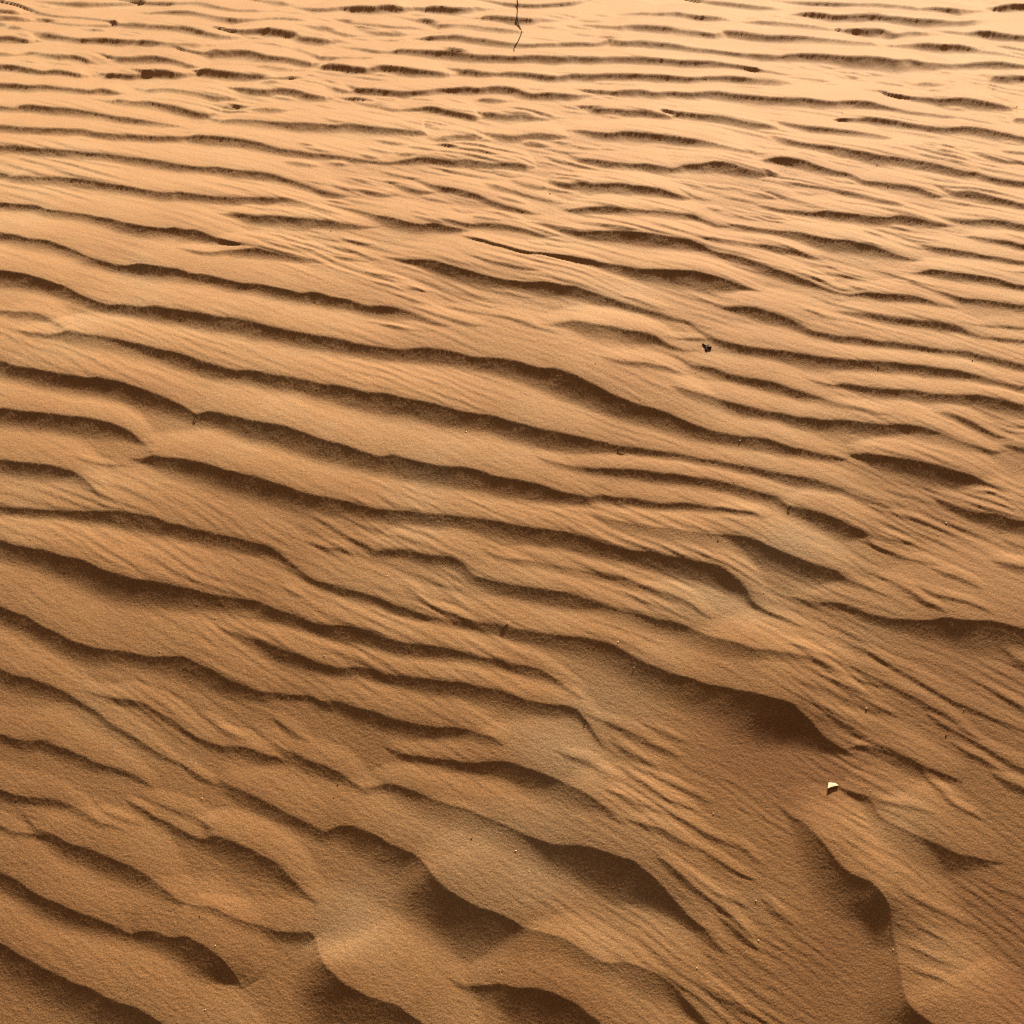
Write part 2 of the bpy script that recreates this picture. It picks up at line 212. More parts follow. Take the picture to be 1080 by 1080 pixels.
507,578,0 522,585,4 532,588,5 540,590,6 555,591,7 570,593,7 587,596,8 605,599.5,8 622,602.5,8 640,607,8 657,612,8 675,618,7 690,622.5,7 705,627,6 717,632,5 730,639.5,4 740,647.5,3 752,656,0
365,566,0 382,573,4 395,581,6 410,581,8 425,580,9 442,584,10 460,586,11 477,587.5,11 490,596,9 500,606,8 515,611,10 540,616,14 555,618,15 570,620,16 587,623,16 605,626.5,16 620,631.5,15 640,638,15 657,643.5,15 675,648,16 692,652,17 707,654.5,18 722,659,18 735,665,17 750,671.5,15 765,676.5,14 780,681,13 795,686,11 810,689,8 825,691,7 847,694,6 862,699,5 875,706,4 890,716,3 905,725,2 925,737,0
830,629,0 850,632.5,4 865,635,5 885,636,7 900,640,8 915,646,9 930,650,10 945,652.5,12 960,654,14 980,655,18 995,652,24 1010,652.5,27 1027,654.5,28 1047,655,28 1062,658.5,26 1080,662.5,24
890,587,0 907,597.5,3 920,605,3 935,611,3 950,619,3 960,625,4 972,635,4 985,642,3 997,651,0
952,615,0 970,622,2 985,630,3 1002,635,3 1020,639.5,3 1035,646,2 1047,653,0
975,598,0 995,606,4 1010,612,4 1025,620,3 1040,628,0
915,560,0 935,567,3 950,571,3 967,573,0
905,562,0 922,575,2.5 940,582,3 960,590,3 980,595,2.5 992,599,0
947,541,0 965,547,2 980,554,0
895,480,0 912,478,10 927,480,14 945,482.5,17 960,484.5,19 975,488,20 990,491,21 1005,495,20 1020,499,17 1032,504,12 1042,510,7 1055,516,4 1065,520,0
1010,514,0 1025,517,4 1040,519,4 1052,522,0
980,522,0 995,527.5,5 1010,534,7 1027,539,10 1042,540.5,13 1060,544,15 1080,549.5,14
705,375,0 720,380,2 732,385.5,4 752,388.5,7 770,394,8 787,397.5,9 810,401,10 825,406,10 840,411,10 855,416,9 870,421,8 885,426,6 900,430,5 915,434,4 927,438,3 940,442.5,0
705,410,0 720,412.5,6 732,415,8 750,419,10 767,423,11 785,427.5,12 810,433.5,10 825,435,10 840,439,11 855,440,12 870,442,12 885,442.5,12 902,444.5,12 920,447,12 935,448,13 952,447.5,15 965,449,16 980,452.5,16 995,458,14 1010,464,12 1025,469,9 1037,472.5,6 1050,475,4 1062,475,0
1055,470,0 1065,470,4 1080,472,6
845,398,0 862,402.5,4 877,406,5 892,405,7 907,407,8 925,408.5,9 942,410.5,10 960,411,10 977,414,9 995,415.5,9 1012,416,10 1030,416,12 1045,418,13 1060,421,13 1080,427,11
980,434,0 995,435.5,5 1007,438,7 1020,442.5,7 1030,447.5,6 1040,454,4 1050,459,3 1062,462.5,0
1050,446,0 1065,449,2 1080,450,2
1050,452,0 1065,455,2 1080,457,2
400,270,0 420,272,3 440,272.5,7 455,273,12 465,275.5,14 482,280.5,14 497,285,13 512,289.5,12 527,293,11 540,295,11 555,297,12 572,297,14 590,299.5,14 605,302,13 620,307,11 635,312.5,10 650,317.5,9 665,322,8 680,327,7 695,331,6 710,336,4 725,340,3 737,347.5,3 750,355,5 765,360,8 782,364,10 797,366,10 810,368,10 825,369.5,11 840,372,11 857,375,11 872,377,11 890,379,11 910,380,11 930,381,11 950,382.5,11 970,384.5,11 990,387,11 1007,389,11 1022,392.5,10 1037,397,9 1052,401,8 1067,405,8 1080,407,8
340,267,0 360,272,3 375,273,3 390,276,0
485,270,0 505,274.5,2 522,279,3 540,282.5,4 555,286.5,3 570,290,0
650,315,0 670,319,2 690,326,2 710,331,0
565,343,0 582,344,4 600,341,9 612,340.5,14 627,343,17 645,345.5,17 662,349,15 677,351,13 690,354.5,10 700,360.5,6 710,366,4 725,370,2 735,371,0
700,358,0 720,357.5,3 740,358,2 750,358,0
630,380,0 647,384,4 662,386,5 677,385.5,6 692,387.5,6 707,391,4 725,397,0
750,322,0 767,324.5,4 777,323,8 787,323,10 800,325,12 810,328,12 822,331,11 835,336,10 845,342.5,8 857,348.5,8 872,352,8 890,354.5,8 907,356,8 925,359.5,8 942,360.5,8 960,363,8 980,365.5,8 1000,369,8 1020,370,7 1035,374,7 1052,377.5,7 1067,381,7 1080,384,7
880,328,0 900,329.5,5 917,332,6 935,334.5,7 952,336,8 970,338,8 985,339,9 1000,340.5,9 1012,344,7 1022,349.5,5 1037,354.5,4 1052,356,4 1080,357.5,4
1012,342,0 1035,343,2 1055,342.5,3 1080,344.5,3
890,312,0 910,309,5 922,309,7 940,310.5,8 957,311,8 972,314.5,7 987,319.5,5 1002,323,3 1012,326,0
915,284,0 935,288,2 950,292.5,3 965,299,4 982,305,4 1000,310,5 1017,314,6 1035,315.5,7 1055,317.5,7 1080,321,7
940,284,0 960,288,2 972,287,4 982,284.5,7 997,286,8 1015,288,8 1032,290,8 1050,293,8 1065,297,7 1080,300.5,6
845,290,0 867,297.5,2 885,305,2 900,308,0
840,327,0 862,332,3 875,337,2 887,341,0
865,277,0 885,285,2 910,292.5,2 930,296.5,0
887,298,0 905,305,2 915,308,0
1062,287,0 1080,287,2
0,775,8 15,779,9 32,781,9 47,780,10 60,786,10 75,792,10 90,799,9 105,805,8 120,809.5,7 135,814,6 150,822,4 165,832,0
130,843,0 147,852,5 162,860,6 180,870,7 195,877.5,8 212,885,8 225,881,14 237,884,17 250,889.5,18 270,899,18 285,906,17 297,915,14 307,925,11 317,936,8 327,946,4 336,955,0
145,838,0 167,847.5,5 185,855,6 202,860,6 220,871,4 227,876,0
190,805,0 202,812,4 212,819,4 225,826,3 235,830,0
225,818,0 240,826,7 255,834,10 270,840,12 285,847,13 300,856,13 315,862.5,12 330,870,10 342,876,9 350,873,11 360,870,14 372,871,18 385,875,20 397,880,20 410,888.5,20 422,894,20 435,898.5,22 442,904,26 448,911,32 455,921.5,40 465,931.5,44 477,940,46 490,948.5,44 505,955,40 520,961,36 540,970,30 555,979,24 570,982.5,20 585,987.5,18 600,994,16 612,1002.5,14 627,1012.5,12 642,1017.5,12 660,1016,18 675,1020.5,22 690,1027,22 700,1032.5,20 710,1040,17 720,1051,13 730,1061,9 742,1074,5 760,1095,0
195,953,0 212,957,4 230,961,5 247,969,6 270,975,8 285,979.5,9 300,982.5,10 315,983,11 328,983.5,10 333,989,8 335.5,1000,14 338,1010,24 345,1021,36 357,1032,44 372,1042,46 390,1051,44 407,1056,40 422,1061,36 432,1070,30 445,1079,24 460,1090,20 480,1102,16 520,1125,0
0,833,8 15,837.5,8 32,841,7 50,842.5,6 65,846,6 80,852.5,6 95,862,5 107,869,4 120,873,2 140,880,0
20,855,0 37,871,5 50,878.5,9 65,885,12 80,892.5,14 95,896,16 110,902.5,17 125,909,17 140,916,16 152,922.5,14 165,931,12 177,941,9 190,951,5 197,954,0
0,871,5 15,877,5 35,880,4 55,885,0
0,920,13 12,925,15 27,935,16 40,944,17 55,951,18 72,957.5,18 87,964,18 102,969,17 117,975,15 130,981,12 140,985,9 150,982,14 162,982.5,16 180,989,18 195,987.5,24 207,994,28 220,1001,28 232,1010,25 242,1020,17 248,1028,9 252,1036,3 255,1044,0
0,995,20 12,1001,22 27,1010,23 42,1019,24 57,1026,25 72,1034,26 87,1039,27 100,1046,27 115,1052.5,27 130,1059,27 142,1061,28 155,1069,28 170,1079,26 185,1089,24 205,1100,24 250,1125,20 300,1150,0
470,1030,0 490,1037.5,6 510,1039,12 525,1037,18 540,1040,28 552,1041,36 570,1042.5,42 585,1046,46 597,1052.5,46 610,1060,46 622,1070,44 632,1078,42 645,1090,38 660,1105,34 690,1130,24 720,1155,0
818,845,0 830,856,3 838,862,7 845,866,12 857,876,20 867,886,25 875,896,27 885,910,28 895,919,30 907,925,34 920,931,38 930,941,38 936,951,34 940,962,28 941,972,24 942,987,20 945,997,20 947,1010,22 949,1022,24 951,1035,26 954,1047,30 960,1059,36 970,1069,42 985,1080,44 1005,1098,44 1040,1122,40 1080,1145,25 1120,1170,0
885,830,0 892,834,3 905,837.5,6 917,841,8 922,849,9 928,858,12 937,866,18 952,874,24 965,880,28 980,886,28 995,894,24 1007,899,18 1022,903,12 1040,907,6 1060,910,0
915,841,0 935,847,4 950,850,4 970,856,2 990,862,0
1055,684,0 1065,690,5 1080,699,7
1040,591,0 1055,595,5 1070,597,8 1080,599,8
1055,566,0 1067,571,4 1080,576,4
965,805,0 982,825,3 995,837,4 1007,850,4 1022,857,3 1040,868,0
1040,812,0 1060,823,5 1080,832,6
825,682,0 845,684,3 862,690,3 882,696,4 905,706,4 925,715,4 942,724,4 960,733,5 975,741,5 992,751,5 1007,761,4 1022,773,3 1035,783,0
870,713,0 887,723,4 902,731,4 917,740,4 932,748,3 947,756,0
905,681,0 922,690,3 937,700,3 955,710,3 970,720,4 987,730,4 1005,740,4 1022,747,4 1040,755,3 1060,763,3 1080,771,2
852,740,0 870,752,3 885,760,5 900,767,5 912,775,5 927,783,6 942,791,9 957,799,11 972,807,11 985,812,9 1000,818,6 1015,826,0
890,790,0 912,786,4 930,791,3 940,796,0
975,752,0 990,762,3 1005,770,3 1022,780,3 1040,790,4 1060,801,4 1080,812,4
1035,723,0 1060,737,3 1080,747,3
1000,782,0 1017,792,3 1035,801,4 1050,809,3 1065,816,0
615,752,0 635,760,3 650,765,4 662,771,4 675,777,4 690,785,4 705,792,3 720,801,0
672,761,0 695,770,3 710,777,3 730,785,0
640,780,0 660,792,4 675,801,4 690,808,3 705,815,0
585,793,0 602,800,4 620,805,4 630,812,4 642,820,4 655,828,0
652,808,0 667,820,3 680,829,4 692,837,4 707,845,4 722,851,3 740,858,0
680,812,0 702,825,3 720,832,3 737,840,3 755,849,0
635,834,0 655,842,3 672,849,3 690,856,0
657,866,0 677,872,4 695,876,5 710,884,5 725,892,4 740,900,0
690,850,0 710,861,3 730,870,4 747,880,4 765,888,3 785,900,0
687,900,0 702,912,5 717,924,6 730,935,6 745,946,7 757,955,7 772,967,6 785,980,5 800,995,0
730,893,0 752,905,4 767,914,4 782,921,3 800,930,0
720,920,0 740,932,3 757,942,4 775,950,4 790,958,0
750,962,0 770,977,4 787,990,4 805,1007,0
730,1032,0 752,1045,5 770,1057,5 787,1067,4 810,1080,0
760,880,0 780,892,3 795,905,3 810,915,0
800,945,0 815,958,4 830,970,3 845,985,0
945,943,0 970,953,3 990,962,3 1010,970,3 1030,980,0
945,997,0 970,1006,3 990,1015,3 1012,1023,0
950,1020,0 970,1028,3 990,1034,3 1015,1046,0
955,975,0 980,985,2 1010,1000,0
415,615,0 432,622,3 445,632,3 457,641,0
450,640,0 467,646,4 485,652,4 500,657,0
462,620,0 477,630,3 490,640,0
320,570,0 340,577,3 360,580,3 375,587,0
290,615,0 310,626,3 322,633,0
285,752,0 300,765,4 315,775,4 328,783,0
97,842,0 112,857,3 130,865,3 150,872,0
205,750,0 225,762,3 240,772,4 260,782,0
"""

random.seed(7)
rng = np.random.default_rng(11)
scene = bpy.context.scene
col = scene.collection

# ------------------------------------------------------------------ camera
H = 1.5                                   # eye height above the sand (m)
PITCH = math.radians(45.5)                # looking down at the dune
F = 540 / math.tan(math.radians(25.0))    # focal length in photo pixels (1080 px wide)
CP, SP = math.cos(PITCH), math.sin(PITCH)

cam_d = bpy.data.cameras.new('camera')
cam = bpy.data.objects.new('camera', cam_d)
col.objects.link(cam)
cam.location = (0, 0, H)
cam.rotation_euler = (math.pi / 2 - PITCH, 0, 0)
cam_d.sensor_width = 36
cam_d.sensor_fit = 'HORIZONTAL'
cam_d.lens = 18 / math.tan(math.radians(25.0))
cam_d.clip_start = 0.02
cam_d.clip_end = 5000
scene.camera = cam

# ------------------------------------------------------------------ dune shape
S_NEAR, S_FAR = 0.28, -0.11            # the dune back falls away towards the viewer


def smooth(a, b, x):
    t = np.clip((x - a) / (b - a), 0, 1)
    return t * t * (3 - 2 * t)


_ty = np.concatenate([np.linspace(-4, 8, 1201), np.geomspace(8.01, 900, 900)])
_sl = S_NEAR + (S_FAR - S_NEAR) * smooth(0.7, 3.4, _ty)
_sl = _sl * (1 - smooth(6, 25, _ty))
_tz = np.concatenate([[0], np.cumsum(0.5 * (_sl[1:] + _sl[:-1]) * np.diff(_ty))])
_tz -= np.interp(1.4, _ty, _tz)


def dune(y):
    return np.interp(y, _ty, _tz)


def unproject(u, v, zoff=0.0):
    """photo pixel -> point on the dune (raised by zoff)."""
    u = np.asarray(u, float); v = np.asarray(v, float)
    a = (540 - v) / F
    dx = (u - 540) / F
    dy = CP + a * SP
    dz = -SP + a * CP
    z = np.zeros_like(a) + zoff
    for _ in range(30):
        t = (z - H) / dz
        z = 0.5 * z + 0.5 * (dune(t * dy) + zoff)
    t = (z - H) / dz
    return t * dx, t * dy


# ------------------------------------------------------------------ noise
def _hash(ix, iy, seed):
    n = (ix.astype(np.int64) * 374761393 + iy.astype(np.int64) * 668265263 + seed * 974711) & 0xFFFFFFFF
    n = ((n ^ (n >> 13)) * 1274126177) & 0xFFFFFFFF
    return (n ^ (n >> 16)) & 0xFFFFFFFF


def noise(x, y, seed=0):
    x0 = np.floor(x); y0 = np.floor(y)
    fx = x - x0; fy = y - y0
    ix = x0.astype(np.int64); iy = y0.astype(np.int64)

    def g(dx, dy):
        a = _hash(ix + dx, iy + dy, seed).astype(np.float64) * (2 * np.pi / 4294967296.0)
        return np.cos(a) * (fx - dx) + np.sin(a) * (fy - dy)
    ux = fx * fx * fx * (fx * (fx * 6 - 15) + 10)
    uy = fy * fy * fy * (fy * (fy * 6 - 15) + 10)
    a = g(0, 0) * (1 - ux) + g(1, 0) * ux
    b = g(0, 1) * (1 - ux) + g(1, 1) * ux
    return 1.5 * (a * (1 - uy) + b * uy)


# ------------------------------------------------------------------ ground grid: fine near the viewer, reaching the horizon
STEP = 1.1


def grow(start, end, step, g):
    out = []; x = start
    while x < end:
        step *= g; x += step; out.append(x)
    return np.array(out)


s_in = np.arange(-575, 575.01, STEP)
s_out = grow(575, 6500, STEP * 1.5, 1.045)
S = np.concatenate([-s_out[::-1], s_in, s_out])
v_in = np.concatenate([np.arange(-40, 320, STEP * .7), np.arange(320, 1125.01, STEP)])
v_up = -40 - grow(0, 560, STEP * 1.3, 1.03)
v_dn = 1125 + grow(0, 380, STEP * 1.5, 1.05)
V = np.concatenate([v_up[::-1], v_in, v_dn])          # top -> bottom
_, Yv = unproject(np.full_like(V, 540.0), V)
y_far = [];  y = Yv[0]; st = abs(Yv[0] - Yv[1])
while y < 600:
    st *= 1.12; y += st; y_far.append(y)
y_near = []; y = Yv[-1]; st = abs(Yv[-1] - Yv[-2])
while y > -3:
    st *= 1.08; y -= st; y_near.append(y)
Yr = np.concatenate([y_far[::-1], Yv, y_near])       # decreasing
Vr = np.concatenate([np.full(len(y_far), -900.0), V, np.full(len(y_near), 2000.0)])


def width_at(y):
    z = dune(y)
    D = y * CP + (H - z) * SP
    D = np.where(y > 30, y * CP + H * SP, D)
    return 0.9 + 0.5 * ((D - 0.9) + np.sqrt((D - 0.9) ** 2 + 0.01))


Wr = width_at(Yr)
NR, NC = len(Yr), len(S)
X = (S[None, :] / F) * Wr[:, None]
Y = np.repeat(Yr[:, None], NC, 1)
drow = np.abs(np.gradient(Yr))[:, None]
dcol = (np.gradient(S)[None, :] / F) * Wr[:, None]
cell = np.maximum(drow, dcol)


def to_index(x, y):
    r = np.interp(-y, -Yr, np.arange(NR))
    c = np.interp(x / width_at(y) * F, S, np.arange(NC))
    return r, c


# wind-combed wobble so brinks are not ruler-clean
wobx = 0.0012 * noise(X * 35, Y * 35, 3)
woby = 0.0017 * noise(X * 26, Y * 36, 4) + 0.0003 * noise(X * 110, Y * 120, 5)
XW = X + wobx; YW = Y + woby

# ------------------------------------------------------------------ ripple crests, (photo x, photo y, width of the slip face in px)
LEE = 1.06         # slip face height / width
DW = 1.52


LEE_T = np.linspace(0, 1, 201)                         # slip face: steep brink, even face, curved toe
_s = np.interp(LEE_T, [0, .10, .25, .5, .65, .8, .92, 1], [1.4, 1.08, .95, .72, .50, .24, .06, 0])
_s = np.convolve(np.pad(_s, 12, mode='edge'), np.ones(25) / 25, 'valid')
_z = np.concatenate([[0], np.cumsum(.5 * (_s[1:] + _s[:-1]) / 200)])
LEE_A = _z[-1]
LEE_Z = 1 - _z / LEE_A
_s = np.interp(LEE_T, [0, .1, .3, .6, .8, .92, 1], [.1, .3, .75, 1.35, 1.5, .9, 0])   # windward side: rounded top, steeper foot
_z = np.concatenate([[0], np.cumsum(.5 * (_s[1:] + _s[:-1]) / 200)])
STO_Z = 1 - _z / _z[-1]


def spline(p, step=5.0):
    p = np.array(p, float)
    if len(p) < 3:
        p = np.vstack([p[0], 0.5 * (p[0] + p[1]), p[1]]) if len(p) == 2 else p
    out = []
    n = len(p)
    for i in range(n - 1):
        p0 = p[max(i - 1, 0)]; p1 = p[i]; p2 = p[i + 1]; p3 = p[min(i + 2, n - 1)]
        L = math.hypot(*(p2 - p1)[:2]); k = max(1, int(round(L / step)))
        for j in range(k):
            t = j / k
            out.append(0.5 * ((2 * p1) + (-p0 + p2) * t + (2 * p0 - 5 * p1 + 4 * p2 - p3) * t * t + (-p0 + 3 * p1 - 3 * p2 + p3) * t ** 3))
    out.append(p[-1])
    out = np.array(out)
    out[:, 2] = np.maximum(out[:, 2], 0)
    return out


crests = []
for line in CRESTS.strip().splitlines():
    pts = [tuple(float(q) for q in w.split(',')) for w in line.split()]
    if pts[0][0] <= 0 and pts[0][2] > 0:              # runs out of the picture: carry it on
        (x0, y0, d0), (x1, y1, _) = pts[0], pts[1]
        m = (y1 - y0) / (x1 - x0) * 0.6
        pts = [(-110, y0 - 110 * m * .8, 0), (-55, y0 - 55 * m, d0 * .9)] + pts
    if pts[-1][0] >= 1080 and pts[-1][2] > 0:
        (x0, y0, d0), (x1, y1, _) = pts[-1], pts[-2]
        m = (y0 - y1) / (x0 - x1) * 0.6
        pts = pts + [(1135, y0 + 55 * m, d0 * .9), (1190, y0 + 110 * m * .8, 0)]
    vm = sum(p_[1] for p_ in pts) / len(pts)
    if vm < 150:                                      # far crests thin out slowly past their neighbours
        (x0, y0, d0), (x1, y1, d1) = pts[0], pts[1]
        e_ = 12 * (1 - smooth(90, 150, vm))
        if d0 == 0 and e_ > 1:
            m = (y1 - y0) / max(x1 - x0, 1) * .7
            pts = [(x0 - e_, y0 - e_ * m, 0), (x0, y0, .35 * d1)] + pts[1:]
        (x0, y0, d0), (x1, y1, d1) = pts[-1], pts[-2]
        if d0 == 0 and e_ > 1:
            m = (y0 - y1) / max(x0 - x1, 1) * .7
            pts = pts[:-1] + [(x0, y0, .35 * d1), (x0 + e_, y0 + e_ * m, 0)]
    crests.append(spline(pts))
n_traced = len(crests)
srng = random.Random(5)
for (x0, y0, x1, y1, n_, dd) in STREAKS:              # short combed streaks between the big far crests
    for _ in range(n_):
        a = srng.uniform(x0, x1); b_ = srng.uniform(y0, y1); ln = srng.uniform(22, 52)
        sl = 0.10 + 0.14 * min(1, max(0, b_ / 260)) + srng.uniform(-.04, .05)
        w_ = dd * srng.uniform(.7, 1.25); bow = srng.uniform(-.8, .8)
        crests.append(spline([(a, b_, 0), (a + ln * .3, b_ + sl * ln * .3 + bow, w_), (a + ln * .65, b_ + sl * ln * .65 + bow, w_), (a + ln, b_ + sl * ln, 0)]))

for i in range(n_traced):                             # far crests: even, thin faces
    c = crests[i]
    top_ = 1 - smooth(120, 330, c[:, 1])
    c[:, 2] = c[:, 2] * (1 - .58 * top_) + 3.6 * top_ * np.clip(c[:, 2] / 3.4, 0, 1) * min(1, (c[-1, 0] - c[0, 0]) / 60)

# stoss length: how far upstream (up the picture) the next crest lies
allp = np.vstack([np.column_stack([c[:, :3], np.full(len(c), i)]) for i, c in enumerate(crests)])
for i, c in enumerate(crests):
    t = np.gradient(c[:, :2], axis=0)
    t /= np.maximum(np.linalg.norm(t, axis=1, keepdims=True), 1e-6)
    n_up = np.column_stack([t[:, 1], -t[:, 0]])       # up the picture
    ws = np.zeros(len(c))
    fine_i = i >= n_traced
    for k in range(len(c)):
        d = max(c[k, 2], 1.0)
        if fine_i:
            ws[k] = 2.2 * d
            continue
        r = allp[:, :2] - c[k, :2]
        along = r @ n_up[k]; side = np.abs(r @ t[k])
        ok = (along > 0.8 * d) & (side < 4) & (allp[:, 2] > 0.45 * d) & (allp[:, 3] != i) & (allp[:, 3] < n_traced)
        if ok.any():
            j = np.argmin(np.where(ok, along, 1e9))
            w = along[j] - (0.95 + .45 * (1 - float(smooth(120, 330, c[k, 1])))) * allp[j, 2]
        else:
            w = 3.2 * d
        ws[k] = min(max(w, 1.3 * d), 4.2 * d)
    kk = min(21, (len(ws) - 1) | 1)
    pad = np.pad(ws, kk // 2, mode='edge')
    ws = np.convolve(pad, np.ones(kk) / kk, 'valid')[:len(ws)]
    crests[i] = np.column_stack([c, ws, n_up])

ripple = np.zeros_like(X)
leemask = np.zeros_like(X)
slipmask = np.zeros_like(X)
order = sorted(range(len(crests)), key=lambda i: (i >= n_traced, -crests[i][:, 2].max()))   # big ripples first, combed ones over them
for ci in order:
    c = crests[ci]
    u, v, d, ws, nx, ny = c.T
    fine = ci >= n_traced
    tp = 1 - smooth(150, 300, v)
    dm = max(d.max(), 1e-3)
    thin = tp * (0.10 - 0.30 * (1 - float(smooth(50, 160, u[-1] - u[0]))) - 0.20 * float(smooth(4.0, 8.5, dm)) - 0.55 * (1 - smooth(0, .75 * min(dm, 4.5), d))) if not fine else 0
    d = d * 1.52 * (1 + 0.3 * (1 - smooth(0, 330, v)) + 0.2 * smooth(450, 800, v))
    # lay the crest on the dune: its own height lifts it, so solve for width and height together
    h = np.zeros_like(d)
    _, y_c = unproject(u, v)
    tilt = np.interp(y_c, _ty, _sl)                    # how far the dune leans to the viewer here
    lee_k = (LEE + 0.03 * smooth(450, 800, v)) * LEE_A * np.tan(math.radians(25) - np.arctan(tilt)) * (1 + -0.17 * (1 - smooth(60, 620, v)))
    g0x, g0y = unproject(u, v)
    tx = np.gradient(g0x); ty = np.gradient(g0y); tn = np.hypot(tx, ty) + 1e-9
    face = (-ty * math.sin(math.radians(17)) + tx * math.cos(math.radians(17))) / tn   # how squarely the slip face turns from the sun
    boost = 1 / np.clip(face, .65, 1)
    bp = np.pad(boost, 8, mode='edge'); boost = np.convolve(bp, np.ones(17) / 17, 'valid')
    lee_k = lee_k * (1 if fine else boost) * (1 + thin)
    for _ in range(6):
        cx, cy = unproject(u, v, h)
        fx, fy = unproject(u - nx * d, v - ny * d)
        wl = np.hypot(fx - cx, fy - cy)
        h = 0.5 * h + 0.5 * lee_k * wl
    kx, ky = unproject(u + nx * ws, v + ny * ws)
    wsm = np.hypot(kx - cx, ky - cy)
    wsm = np.maximum(wsm, 1.3 * wl)
    wl = np.maximum(wl, 1e-5); wsm = np.maximum(wsm, 1e-5)
    reach = np.maximum(wl, wsm)
    n_ = len(reach); rp = np.pad(reach, 14, mode='edge')
    reach = 1.3 * np.max([rp[j:j + n_] for j in range(29)], axis=0) if not fine else reach * 1.5
    R0, C0 = to_index(cx - 0, cy + reach); R1, C1 = to_index(cx, cy - reach)
    wloc = width_at(cy)
    dc = reach / wloc * F / STEP + 3
    _, Cc = to_index(cx, cy)
    r_lo = max(int(R0.min()) - 3, 0); r_hi = min(int(R1.max()) + 4, NR)
    c_lo = max(int((Cc - dc).min()) - 3, 0); c_hi = min(int((Cc + dc).max()) + 4, NC)
    if r_hi - r_lo < 2 or c_hi - c_lo < 2:
        continue
    gx = XW[r_lo:r_hi, c_lo:c_hi]; gy = YW[r_lo:r_hi, c_lo:c_hi]
    best = np.full(gx.shape, 1e9)
    hn = np.zeros(gx.shape)
    sd = np.zeros(gx.shape)                            # signed distance to the brink
    q = np.zeros(gx.shape + (4,))                      # weights, lee width, stoss width, height (blended along the crest)
    for k in range(len(cx) - 1):
        ra = max(int(min(R0[k], R0[k + 1])) - 2 - r_lo, 0); rb = int(max(R1[k], R1[k + 1])) + 3 - r_lo
        ca = max(int(min(Cc[k] - dc[k], Cc[k + 1] - dc[k + 1])) - 2 - c_lo, 0)
        cb = int(max(Cc[k] + dc[k], Cc[k + 1] + dc[k + 1])) + 3 - c_lo
        px = gx[ra:rb, ca:cb]; py = gy[ra:rb, ca:cb]
        if px.size == 0:
            continue
        ex = cx[k + 1] - cx[k]; ey = cy[k + 1] - cy[k]
        L2 = ex * ex + ey * ey + 1e-12
        rx = px - cx[k]; ry = py - cy[k]
        t = np.clip((rx * ex + ry * ey) / L2, 0, 1)
        d2 = (rx - t * ex) ** 2 + (ry - t * ey) ** 2
        sg = np.where(ex * ry - ey * rx < 0, 1.0, -1.0)   # + on the slip face side
        b = best[ra:rb, ca:cb]
        m = d2 < b
        b[m] = d2[m]
        sd[ra:rb, ca:cb][m] = (sg * np.sqrt(d2))[m]
        hk = h[k] + (h[k + 1] - h[k]) * t
        hn[ra:rb, ca:cb][m] = hk[m]
        wgt = (ex * ex + ey * ey + 1e-9) / (d2 + 2.5e-5) ** 3
        qq = q[ra:rb, ca:cb]
        qq[..., 0] += wgt
        qq[..., 1] += wgt * (wl[k] + (wl[k + 1] - wl[k]) * t)
        qq[..., 2] += wgt * (wsm[k] + (wsm[k + 1] - wsm[k]) * t)
        qq[..., 3] += wgt * hk
    s = sd
    q[..., 1:] /= np.maximum(q[..., :1], 1e-30)
    tl = np.clip(s / np.maximum(q[..., 1], 1e-5), 0, 1)
    ts = np.clip(-s / np.maximum(q[..., 2], 1e-5), 0, 1)
    lee = np.interp(tl, LEE_T, LEE_Z)
    sto = np.interp(ts, LEE_T, STO_Z)
    bump = np.where(s > 0, lee, sto) * np.minimum(q[..., 3], 2.5 * hn)
    bump[best > 1e8] = 0
    bump *= (0.85 if fine else 1) * (1 - (0.9 * leemask[r_lo:r_hi, c_lo:c_hi] if fine else 0.55 * slipmask[r_lo:r_hi, c_lo:c_hi]))
    ripple[r_lo:r_hi, c_lo:c_hi] += bump
    lm = np.where((s > 0) & (best < 1e8), 1 - smooth(0.55, 1.0, tl), 1 - smooth(0.0, 0.10, ts))
    lm = np.where(best < 1e8, lm, 0) * smooth(0.0012, 0.005, q[..., 3])
    lv = leemask[r_lo:r_hi, c_lo:c_hi]
    np.maximum(lv, lm, out=lv)
    sm = np.where((s > 0) & (best < 1e8), smooth(0, .3, tl) * (1 - smooth(.4, 1, tl)), 0) * smooth(0.0012, 0.006, q[..., 3])
    if not fine:
        sv = slipmask[r_lo:r_hi, c_lo:c_hi]
        np.maximum(sv, sm, out=sv)

# ------------------------------------------------------------------ fine secondary ripples combed over the big ones
def comb(ang, lam, seed):
    ca, sa = math.cos(ang), math.sin(ang)
    al = X * ca - Y * sa           # along the streak (right and towards the viewer)
    ac = X * sa + Y * ca
    k_ = 0.0165 / lam
    w = 0.8 * noise(al * 5 * k_, ac * 9 * k_, seed) + 0.38 * noise(al * 11 * k_, ac * 30 * k_, seed + 1)
    ph = ac / lam + w
    fr = ph - np.floor(ph)
    prof = np.where(fr < 0.3, 0.5 - 0.5 * np.cos(np.pi * fr / 0.3), 0.5 + 0.5 * np.cos(np.pi * (fr - 0.3) / 0.7))
    patch = 0.35 + 0.65 * smooth(-0.35, 0.6, noise(al * 6 * k_, ac * 14 * k_, seed + 2) + 0.7 * noise(al * 20 * k_, ac * 60 * k_, seed + 3))
    return prof * patch


